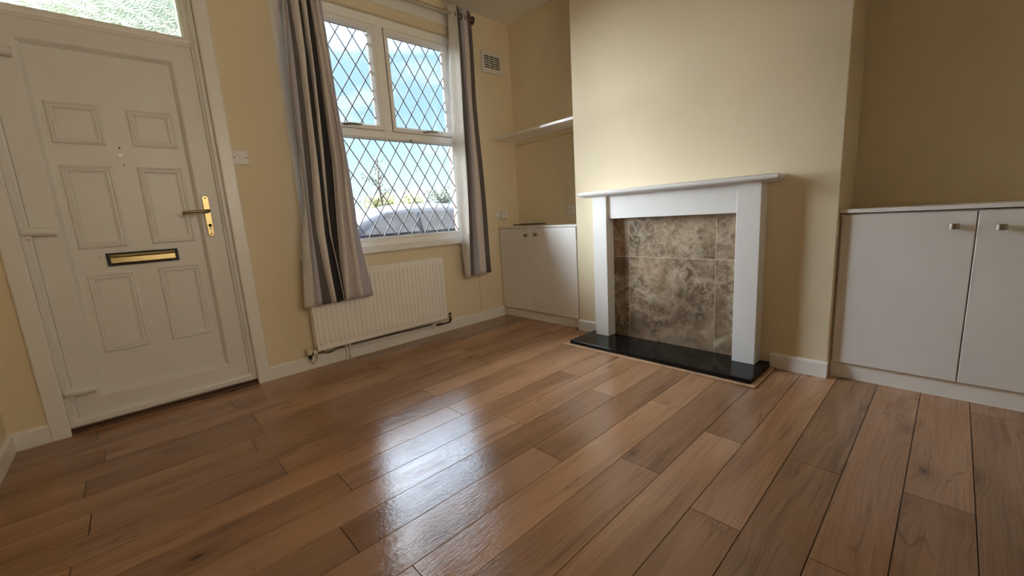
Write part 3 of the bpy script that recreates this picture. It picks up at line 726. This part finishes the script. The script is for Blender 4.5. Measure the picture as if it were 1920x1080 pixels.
cR = curtain('curtain', Rrows, [0, 2, 1, 3, 2], [0.020, -0.022, 0.018, -0.012, 0.002, 0.022],
             'narrow grey curtain with wrinkled white lining right of the window', 2.665, [0.455, 0.468, 0.462, 0.466, 0.466], y_low=-0.100, slant=0.7, y_ref=-0.10)
for root, xs_ in ((cL, (-1.99, -1.955, -1.915, -1.86, -1.815, -1.775)), (cR, (-0.690, -0.655, -0.622, -0.590, -0.560, -0.533))):
    for x in xs_:
        bm = BM(); tube(bm, arc((x, -0.090, 2.601), 0.021, 0, 360, 20, 'yz'), 0.0045, 8)
        tag(link('eyelet', bm, MT['bronze'], root, smooth=True), 'dark metal eyelet')

# ------------------------------------------------------------------ radiator
R = empty('radiator', (-1.55, -0.07, 0.13), 'white ribbed panel radiator below the window', 'radiator')
X0, X1, ZB, ZT, YF = -2.084, -1.016, 0.128, 0.661, -0.100
bm = BM(); prism(bm, [(YF+0.020, ZB), (YF+0.006, ZB+0.003), (YF, ZB+0.012), (YF, ZT-0.006), (YF+0.004, ZT-0.002), (YF+0.016, ZT-0.002), (YF+0.016, ZB+0.02)], 'x', X0, X1)
n = 31; p = (X1-X0-0.02)/n
for k in range(n):
    c = X0+0.01+p*(k+0.5)
    w = p*0.34
    z0, z1 = ZB+0.052, ZT-0.045
    pr = [(c-w, YF+0.001), (c-w*0.55, YF-0.006), (c+w*0.55, YF-0.006), (c+w, YF+0.001)]
    a = [bm.verts.new((x, y, z0 - (0.0 if y < YF else 0.008))) for x, y in pr]; b = [bm.verts.new((x, y, z1 + (0.0 if y < YF else 0.008))) for x, y in pr]
    for j in range(3): bm.faces.new((a[j], a[j+1], b[j+1], b[j]))
    bm.faces.new(a); bm.faces.new(b)
link('front_panel', bm, MT['radiator'], R)
bm = BM(); box(bm, X0, X1, -0.046, -0.030, ZB, ZT-0.004); link('back_panel', bm, MT['radiator'], R)
bm = BM(); box(bm, X0-0.001, X0+0.003, YF+0.004, -0.030, ZB+0.03, ZT-0.008); link('side_panel', bm, MT['radiator'], R); bm = BM(); box(bm, X1-0.003, X1+0.001, YF+0.004, -0.030, ZB+0.03, ZT-0.008); link('side_panel', bm, MT['radiator'], R)
bm = BM()
box(bm, X0-0.002, X1+0.002, YF-0.001, YF+0.012, ZT-0.016, ZT+0.002); box(bm, X0-0.002, X1+0.002, -0.040, -0.029, ZT-0.012, ZT+0.003)
box(bm, X0-0.002, X0+0.006, YF+0.01, -0.035, ZT-0.012, ZT+0.0015); box(bm, X1-0.006, X1+0.002, YF+0.01, -0.035, ZT-0.012, ZT+0.0015)
k = X0+0.012
while k < X1-0.01:
    box(bm, k, k+0.004, YF+0.011, -0.039, ZT-0.010, ZT-0.001); k += 0.011
link('top_grille', bm, MT['radiator'], R, bevel=0.001)
for x in (-1.86, -1.24):
    bm = BM(); box(bm, x-0.015, x+0.015, -0.031, -0.001, ZB+0.05, ZT-0.05); link('bracket', bm, MT['radiator'], R)
# left thermostatic valve
bm = BM(); tube(bm, [(-2.130, -0.062, 0.158), (-2.131, -0.062, 0.118), ], [0.019, 0.017], 16); link('valve_cap', bm, MT['cream_plastic'], R, smooth=True)
bm = BM(); tube(bm, [(-2.130, -0.062, 0.118), (-2.128, -0.062, 0.085)], [0.013, 0.010], 12); tube(bm, [(-2.122, -0.062, 0.112), (-2.106, -0.062, 0.118)], 0.009, 12); link('valve_body', bm, MT['dark_pipe'], R, smooth=True)
bm = BM(); disc(bm, (-2.108, -0.062, 0.124), 0.016, 'x', 0.022, 14); link('valve_nut', bm, MT['plastic'], R, smooth=True)
bm = BM(); tube(bm, [(-2.124, -0.062, 0.085), (-2.122, -0.060, 0.066), (-2.106, -0.056, 0.050), (-2.086, -0.050, 0.060), (-2.074, -0.044, 0.078), (-2.082, -0.044, 0.098), (-2.092, -0.056, 0.112)], 0.0075, 10); link('tail_pipe', bm, MT['cream_plastic'], R, smooth=True)
# thin dark pipe creeping under the panel
bm = BM(); tube(bm, [(-2.066, -0.032, 0.104), (-2.04, -0.032, 0.108), (-2.015, -0.030, 0.094), (-1.985, -0.030, 0.090), (-1.95, -0.030, 0.104), (-1.85, -0.030, 0.110), (-1.60, -0.030, 0.106), (-1.13, -0.030, 0.098)], 0.006, 8); link('flow_pipe', bm, MT['copper'], R, smooth=True)
bm = BM(); tube(bm, [(-1.835, -0.034, 0.083), (-1.10, -0.034, 0.083)], 0.0075, 12); tube(bm, [(-1.845, -0.034, 0.118), (-1.845, -0.034, 0.001)], 0.0085, 12); tube(bm, [(-1.872, -0.034, 0.118), (-1.872, -0.034, 0.001)], 0.0065, 12)
link('return_pipe', bm, MT['gloss'], R, smooth=True)
bm = BM(); tube(bm, [(-1.128, -0.036, 0.078), (-1.135, -0.040, 0.055)], 0.005, 8); tube(bm, [(-1.128, -0.036, 0.066), (-1.118, -0.040, 0.056)], 0.004, 8); link('pipe_clip', bm, MT['plastic'], R)
# right lockshield valve
bm = BM(); tube(bm, [(-1.10, -0.034, 0.083), (-1.06, -0.040, 0.083), (-0.99, -0.052, 0.084), (-0.968, -0.056, 0.090), (-0.962, -0.058, 0.104), (-0.962, -0.060, 0.140)], [0.010, 0.007, 0.007, 0.009, 0.011, 0.008], 12)
tube(bm, [(-1.075, -0.036, 0.083), (-1.045, -0.038, 0.083)], 0.011, 12)
disc(bm, (-0.962, -0.060, 0.150), 0.011, 'z', 0.020, 14)
link('lockshield_pipe', bm, MT['dark_pipe'], R, smooth=True)
bm = BM(); disc(bm, (-1.014, -0.060, 0.146), 0.010, 'x', 0.046, 14); tube(bm, [(-0.962, -0.060, 0.125), (-0.962, -0.060, 0.138)], 0.0115, 12); link('lockshield_nut', bm, MT['nickel'], R, smooth=True)

# vertical cable cover by the right curtain
bm = BM(); box(bm, -0.570, -0.560, -0.007, 0.0, 0.0885, 0.755)
tag(link('cable_cover', bm, MT['wall'], bevel=0.002), 'slim cream cable cover running down below the right curtain', 'cable cover')

# ------------------------------------------------------------------ wall vent
V = empty('wall_vent', (-0.235, 0.0, 2.345), 'white slotted plastic air vent high on the window wall by the corner', 'vent')
bm = BM()
vx0, vx1, vz0, vz1 = -0.357, -0.114, 2.254, 2.431
rowsz = [(2.300+0.0185*k, 2.300+0.0185*k+0.0105) for k in range(6)]
colsx = [(-0.322, -0.262), (-0.258, -0.200), (-0.196, -0.136)]
wall_y(bm, -0.0045, -0.0018, vx0, vx1, vz0, vz1, [(a, b, c, d) for a, b in colsx for c, d in rowsz])
link('cover', bm, MT['plastic'], V)
bm = BM(); mitre(bm, vx0, vx1, vz0, vz1, [(0, -0.0005), (0, -0.007), (0.004, -0.010), (0.010, -0.009), (0.014, -0.006), (0.014, -0.0005)]); link('rim', bm, MT['plastic'], V)
bm = BM(); box(bm, -0.326, -0.132, -0.0015, -0.0004, 2.296, 2.404); link('duct', bm, MT['dark'], V)

# ------------------------------------------------------------------ light switch
V = empty('light_switch', (-2.333, 0.0, 1.417), 'white single light switch beside the door frame', 'light switch')
bm = BM(); box(bm, -2.3725, -2.291, -0.009, -0.0005, 1.375, 1.458); link('face_plate', bm, MT['plastic'], V, bevel=0.003)
bm = BM(); prism(bm, [(-0.009, 1.406), (-0.015, 1.407), (-0.0115, 1.430), (-0.009, 1.430)], 'x', -2.340, -2.326); link('rocker', bm, MT['plastic'], V)
for x in (-2.363, -2.302):
    bm = BM(); disc(bm, (x, -0.009, 1.417), 0.0035, 'y', -0.0008, 10); link('screw', bm, MT['dark_pipe'], V)

# ------------------------------------------------------------------ sensor unit with cable
V = empty('plug_in_sensor', (-0.215, 0.0, 0.98), 'small white plug-in unit with round sensor above the left cupboard', 'sensor')
bm = BM(); box(bm, -0.250, -0.178, -0.034, -0.0005, 0.950, 1.020); link('housing', bm, MT['plastic'], V, bevel=0.005)
bm = BM(); box(bm, -0.238, -0.218, -0.0348, -0.034, 0.994, 1.003); link('indicator', bm, MT['tray'], V)
bm = BM(); disc(bm, (-0.290, -0.0005, 0.985), 0.026, 'y', -0.016, 24); tube(bm, [(-0.290, -0.016, 0.985), (-0.290, -0.022, 0.985)], [0.022, 0.014], 24); link('round_sensor', bm, MT['plastic'], V, smooth=True)
bm = BM(); tube(bm, [(-0.30, -0.006, 0.962), (-0.285, -0.008, 0.950), (-0.262, -0.010, 0.946), (-0.235, -0.012, 0.942), (-0.205, -0.014, 0.946), (-0.190, -0.016, 0.952)], 0.003, 8)
tube(bm, [(-0.196, -0.018, 0.951), (-0.196, -0.016, 0.936), (-0.206, -0.010, 0.922), (-0.214, -0.006, 0.918)], 0.004, 8); link('cable', bm, MT['cream_plastic'], V, smooth=True)

# ------------------------------------------------------------------ socket on the alcove wall
V = empty('power_socket', (0.0, -0.70, 0.985), 'white double power socket on the alcove wall above the left cupboard', 'socket')
bm = BM(); box(bm, -0.009, -0.0005, -0.776, -0.630, 0.942, 1.028); link('face_plate', bm, MT['plastic'], V, bevel=0.003)
for c in (-0.668, -0.738):
    bm = BM(); box(bm, -0.0098, -0.009, c-0.0035, c+0.0035, 0.992, 1.001); box(bm, -0.0098, -0.009, c-0.015, c-0.008, 0.974, 0.979); box(bm, -0.0098, -0.009, c+0.008, c+0.015, 0.974, 0.979); link('pin_hole', bm, MT['dark'], V)
    bm = BM(); box(bm, -0.013, -0.009, c-0.005, c+0.005, 1.006, 1.020); link('switch', bm, MT['plastic'], V)

# ------------------------------------------------------------------ alcove shelf
V = empty('alcove_shelf', (-0.14, -0.475, 1.68), 'white shelf across the alcove above the left cupboard', 'shelf')
bm = BM(); box(bm, CX, -0.0005, CY0+0.0005, -0.0005, 1.668, 1.689); link('board', bm, MT['gloss'], V, bevel=0.0015)
bm = BM(); box(bm, -0.022, -0.0005, CY0+0.0005, -0.030, 1.634, 1.668); link('batten', bm, MT['wall'], V)
bm = BM(); box(bm, -0.022, -0.0005, -0.030, -0.0005, 1.615, 1.668); link('corner_block', bm, MT['gloss'], V)

# ------------------------------------------------------------------ cupboards
def knob(parent, x, y, z):
    bm = BM(); tube(bm, [(x, y, z), (x-0.008, y, z), (x-0.013, y, z)], [0.008, 0.0055, 0.008], 14)
    h, w = 0.0125, 0.0155
    # pillow-shaped square head with a bowed front
    pts = [(x-0.013, -1), (x-0.020, -1), (x-0.026, -.55), (x-0.0285, 0), (x-0.026, .55), (x-0.020, 1), (x-0.013, 1)]
    A = [bm.verts.new((px_, y+t*w, z-h)) for px_, t in pts]; B = [bm.verts.new((px_, y+t*w, z+h)) for px_, t in pts]
    bm.faces.new(A); bm.faces.new(B)
    for k in range(len(pts)): bm.faces.new((A[k], A[(k+1) % len(pts)], B[(k+1) % len(pts)], B[k]))
    return tag(link('knob', bm, MT['nickel'], parent, bevel=0.0015), 'brushed nickel knob')
C1 = empty('cupboard', (-0.15, -0.47, 0.0), 'low white two-door cupboard in the alcove between window wall and chimney', 'cupboard', 'fitted alcove cupboards')
bm = BM(); box(bm, -0.262, -0.001, -0.9385, -0.003, 0.088, 0.852); link('carcass', bm, MT['unit'], C1)
bm = BM(); box(bm, -0.252, -0.245, -0.9385, -0.003, 0.0, 0.088); link('plinth', bm, MT['gloss'], C1)
bm = BM(); box(bm, -0.281, -0.001, -0.9395, -0.001, 0.8535, 0.871); link('top', bm, MT['gloss'], C1, bevel=0.002)
for y0, y1, ky, kz in ((-0.4325, -0.014, -0.372, 0.788), (-0.9325, -0.4365, -0.492, 0.792)):
    bm = BM(); box(bm, CX-0.001, -0.2635, y0, y1, 0.088, 0.849); d = link('door', bm, MT['unit'], C1, bevel=0.0025)
    knob(d, CX-0.001, ky, kz)
C2 = empty('cupboard', (-0.05, -3.08, 0.0), 'wide white two-door cupboard right of the chimney breast', 'cupboard', 'fitted alcove cupboards')
bm = BM(); box(bm, -0.232, XR2-0.001, YB+0.002, -2.6075, 0.09, 0.872); link('carcass', bm, MT['unit'], C2)
bm = BM(); box(bm, -0.236, -0.229, YB+0.002, -2.609, 0.0, 0.09); link('plinth', bm, MT['gloss'], C2)
bm = BM(); box(bm, -0.262, XR2-0.001, YB+0.001, CY1-0.001, 0.877, 0.896); link('top', bm, MT['gloss'], C2, bevel=0.002)
for y0, y1, ky in ((-3.0760, -2.6180, -3.012), (-3.545, -3.0800, -3.148)):
    bm = BM(); box(bm, -0.251, -0.2335, y0, y1, 0.088, 0.868); d = link('door', bm, MT['unit'], C2, bevel=0.0025)
    knob(d, -0.251, ky, 0.803 if ky > -3.1 else 0.797)

bm = BM(); box(bm, -0.13, -0.005, -0.36, -0.05, 0.8715, 0.882)
for s in ((-0.13, -0.125, -0.36, -0.05), (-0.010, -0.005, -0.36, -0.05), (-0.13, -0.005, -0.36, -0.355), (-0.13, -0.005, -0.055, -0.05)): box(bm, *s, 0.882, 0.886)
tag(link('tray', bm, MT['tray']), 'thin dark grey tray lying on the left cupboard top', 'tray')

# ------------------------------------------------------------------ fireplace
FP_ = empty('fireplace_surround', (-0.35, -1.73, 0.029), 'white painted wooden fireplace surround with mantel shelf on the chimney breast', 'fireplace')
for y0, y1 in ((-1.297, -1.181), (-2.284, -2.161)):
    bm = BM(); box(bm, -0.390, CX-0.0005, y0, y1, 0.029, 1.066); link('leg', bm, MT['satin'], FP_, bevel=0.0025)
bm = BM(); box(bm, -0.372, CX-0.0005, -2.161, -1.297, 0.905, 1.066); link('frieze', bm, MT['satin'], FP_, bevel=0.002)
bm = BM()
def shelf_ring(d, z):
    # outline of the mantel at a given outset from its core
    return [(CX-0.0005, -1.077-0.022+d), (-0.408-d, -1.077-0.022+d), (-0.408-d, -2.368+0.022-d), (CX-0.0005, -2.368+0.022-d)], z
rings = []
for d, z in ((-0.010, 1.064), (-0.006, 1.069), (0.000, 1.072), (0.006, 1.072), (0.012, 1.0745), (0.018, 1.079), (0.022, 1.087), (0.021, 1.096), (0.015, 1.103), (0.0, 1.105)):
    pts, z_ = shelf_ring(d, z); rings.append([bm.verts.new((x, y, z_)) for x, y in pts])
for a, b in zip(rings, rings[1:]):
    for k in range(4): bm.faces.new((a[k], a[(k+1) % 4], b[(k+1) % 4], b[k]))
bm.faces.new(rings[0]); bm.faces.new(rings[-1])
link('mantel_shelf', bm, MT['satin'], FP_, smooth=True, angle=50)

bm = BM(); tl = bm.loops.layers.float_color.new('tile')
box(bm, -0.3004, CX-0.0005, -2.161, -1.297, 0.029, 0.905, 1)
random.seed(5)
for y0, y1, z0, z1, c in ((-1.4235, -1.2975, 0.0295, 0.625, (.1, .8, .3)), (-2.0215, -1.4265, 0.0295, 0.625, (.52, .33, .71)), (-2.1605, -2.0240, 0.0295, 0.625, (.53, .30, .74)),
                       (-1.4235, -1.2975, 0.628, 0.9045, (.8, .1, .6)), (-2.0215, -1.4265, 0.628, 0.9045, (.25, .65, .15)), (-2.1605, -2.0245, 0.628, 0.9045, (.9, .4, .9))):
    for f in box(bm, -0.301, -0.295, y0, y1, z0, z1, 0):
        for l in f.loops: l[tl] = (*c, 1)
tag(link('tile_panel', bm, [MT['marble'], MT['grout']], FP_), 'brown marbled tile panel')
bm = BM(); box(bm, -0.628, CX-0.0185, -2.336, -1.116, 0.0, 0.029); box(bm, -0.2985, CX-0.0005, -2.336, -1.116, 0.0, 0.029)
tag(link('hearth', bm, MT['granite'], bevel=0.0025), 'polished black stone hearth slab below the fireplace', 'hearth')
bm = BM()
for q in ((-0.664, -0.6285, -2.370, -1.082), (-0.6285, -0.285, -2.370, -2.3365), (-0.6285, -0.300, -1.1155, -1.082)):
    box(bm, *q, 0.0, 0.006)
tag(link('hearth_edging', bm, MT['edging'], bevel=0.003), 'pale wood edging strip round the black hearth', 'edging strip')

# ------------------------------------------------------------------ outside
GZ = -0.15
bm = BM(); box(bm, -40, 60, 0.32, 80, GZ-0.1, GZ); struct(link('ground', bm, MT['asphalt']))
car = empty('car', (1.0, 3.75, GZ), 'silver blue hatchback parked outside beyond the window', 'car')
def cz(z): return GZ+z
bm = BM()   # lower body as a loft of cross-sections along its length
st_ = [(-1.15, .50, .30, .62), (-1.05, .72, .22, .70), (-0.6, .82, .20, .86), (0.0, .85, .18, .93), (0.7, .86, .18, .95), (1.5, .86, .18, .97), (2.3, .85, .20, .98), (2.9, .80, .25, .95), (3.05, .70, .38, .86)]
rings = []
for x, hw, zb, zt in st_:
    y = 3.75
    pts = [(y-hw*.9, zb), (y-hw, zb+.12), (y-hw*1.0, (zb+zt)/2), (y-hw*.97, zt-.10), (y-hw*.88, zt), (y, zt+.03), (y+hw*.88, zt), (y+hw*.97, zt-.10), (y+hw, (zb+zt)/2), (y+hw, zb+.12), (y+hw*.9, zb)]
    rings.append([bm.verts.new((x, a, cz(b))) for a, b in pts])
for a, b in zip(rings, rings[1:]):
    for k in range(len(a)): bm.faces.new((a[k], a[(k+1) % len(a)], b[(k+1) % len(a)], b[k]))
bm.faces.new(rings[0]); bm.faces.new(rings[-1])
link('body', bm, MT['carpaint'], car, smooth=True, angle=60)
bm = BM()   # cabin
cab = [(-0.75, .76, .90, .93), (-0.30, .72, .93, 1.20), (0.10, .67, .94, 1.37), (0.6, .64, .95, 1.43), (1.2, .64, .96, 1.435), (1.9, .66, .97, 1.40), (2.35, .68, .97, 1.30), (2.75, .72, .96, .99)]
rings = []
for x, hw, zb, zt in cab:
    y = 3.75; e = (zt-.95)/.48
    pts = [(y-.78, zb-.03), (y-lerp(.78, .60, e)-.02, zt-.10*e), (y-lerp(.76, .54, e), zt-.035*e), (y-.3, zt), (y, zt+.012), (y+.3, zt), (y+lerp(.76, .54, e), zt-.035*e), (y+lerp(.78, .60, e)+.02, zt-.10*e), (y+.78, zb-.03)]
    rings.append([bm.verts.new((x, a, cz(b))) for a, b in pts])
for a, b in zip(rings, rings[1:]):
    for k in range(len(a)): bm.faces.new((a[k], a[(k+1) % len(a)], b[(k+1) % len(a)], b[k]))
bm.faces.new(rings[0]); bm.faces.new(rings[-1])
link('roof', bm, MT['carpaint'], car, smooth=True, angle=60)
def side_win(x0b, x1b, x0t, x1t, s):
    bm = BM(); zb, zt = cz(.965), cz(1.285)
    def yy(z): 
        t = (z-cz(.92))/(cz(1.30)-cz(.92)); return 3.75 + s*lerp(.79, .645, t)
    a = [(x0b, zb), (x1b, zb), (x1t, zt), (x0t, zt)]
    o1 = [bm.verts.new((x, yy(z)+s*.012, z)) for x, z in a]; o2 = [bm.verts.new((x, yy(z)-s*.05, z)) for x, z in a]
    bm.faces.new(o1); bm.faces.new(o2)
    for k in range(4): bm.faces.new((o1[k], o1[(k+1) % 4], o2[(k+1) % 4], o2[k]))
    link('side_window', bm, MT['carglass'], car)
for s in (-1, 1):
    side_win(-0.35, 0.62, 0.12, 0.62, s); side_win(0.70, 1.55, 0.70, 1.52, s); side_win(1.63, 2.30, 1.60, 2.02, s)
for x in (-0.35, 2.25):
    for y in (2.98, 4.52):
        bm = BM(); disc(bm, (x, y-0.1, cz(0.31)), 0.31, 'y', 0.2, 28); w_ = link('wheel', bm, MT['tyre'], car, smooth=True)
        bm = BM(); disc(bm, (x, y-0.105, cz(0.31)), 0.19, 'y', 0.21, 20); link('hub_cap', bm, MT['chrome'], w_, smooth=True)

def leaves(bm, pts, r, n, size, rnd):
    for _ in range(n):
        c = Vector(rnd.choice(pts)); 
        d = Vector((rnd.gauss(0, 1), rnd.gauss(0, 1), rnd.gauss(0, 1))).normalized()*r*rnd.random()**0.5
        p = c + Vector((d.x, d.y, d.z*0.85))
        s = size*rnd.uniform(.6, 1.3)
        u = Vector((rnd.gauss(0, 1), rnd.gauss(0, 1), rnd.gauss(0, 1))).normalized(); w = u.orthogonal().normalized()
        q = [p-u*s, p+w*s*.5, p+u*s, p-w*s*.5]
        bm.faces.new([bm.verts.new(v) for v in q])
rnd = random.Random(3)
T = empty('young_tree', (2.7, 8.4, GZ), 'sparse young tree behind the parked car', 'tree')
bm = BM(); tube(bm, [(2.7, 8.4, GZ), (2.72, 8.4, 1.0), (2.66, 8.4, 2.0), (2.70, 8.4, 2.85)], [0.06, 0.045, 0.03, 0.01], 8)
tips = []
for k in range(14):
    a = rnd.uniform(0, 6.28); z0 = rnd.uniform(1.0, 2.5); ln = rnd.uniform(.25, .60)*(1.2-(z0-1.0)/2.4)
    p0 = Vector((2.69, 8.4, z0)); p1 = p0 + Vector((math.cos(a)*ln, math.sin(a)*ln, ln*0.7)); tube(bm, [p0, (p0+p1)/2+Vector((0, 0, .03)), p1], [0.014, 0.009, 0.004], 5); tips += [p1, (p0+p1)/2]
link('trunk', bm, MT['bark'], T)
bm = BM(); leaves(bm, tips + [(2.7, 8.4, 2.8)], 0.22, 520, 0.045, rnd); link('foliage', bm, MT['leaf'], T)
for i, (x, y, h, m_, w_, lab) in enumerate(((1.90, 9.5, 1.50, 'leaf', .42, 'low green bush at the far left of the hedge line outside'), (3.12, 9.6, 2.02, 'leaf2', .44, 'yellow-green bush right under the young tree outside'),
        (4.34, 9.5, 2.05, 'leaf2', .42, 'yellow-green bush in the middle of the hedge line outside'), (5.56, 9.5, 2.20, 'leaf', .44, 'tall green bush near the right of the hedge line outside'), (6.78, 9.6, 2.35, 'leaf2', .44, 'large yellow-green bush at the far right of the hedge line outside'))):
    B = empty('bush', (x, y, GZ), lab, 'bush', 'bushes across the street')
    bm = BM(); hh = h-GZ
    cs = [(x+rnd.uniform(-w_, w_)*.8, y+rnd.uniform(-.3, .3), GZ+hh*rnd.uniform(.35, .90)) for _ in range(20)]
    leaves(bm, cs, 0.30, 2200, 0.055, rnd); link('foliage', bm, MT[m_], B)
    bm = BM(); tube(bm, [(x, y, GZ), (x+.02, y, GZ+hh*.6)], [0.05, 0.02], 6); link('stem', bm, MT['bark'], B)
bm = BM(); tube(bm, [(2.55, 11.0, GZ), (2.55, 11.0, 1.95)], 0.035, 10); disc(bm, (2.55, 11.0, 1.95), 0.05, 'z', 0.04, 10)
tag(link('post', bm, MT['galv']), 'thin grey post beyond the car at the left of the view', 'post')
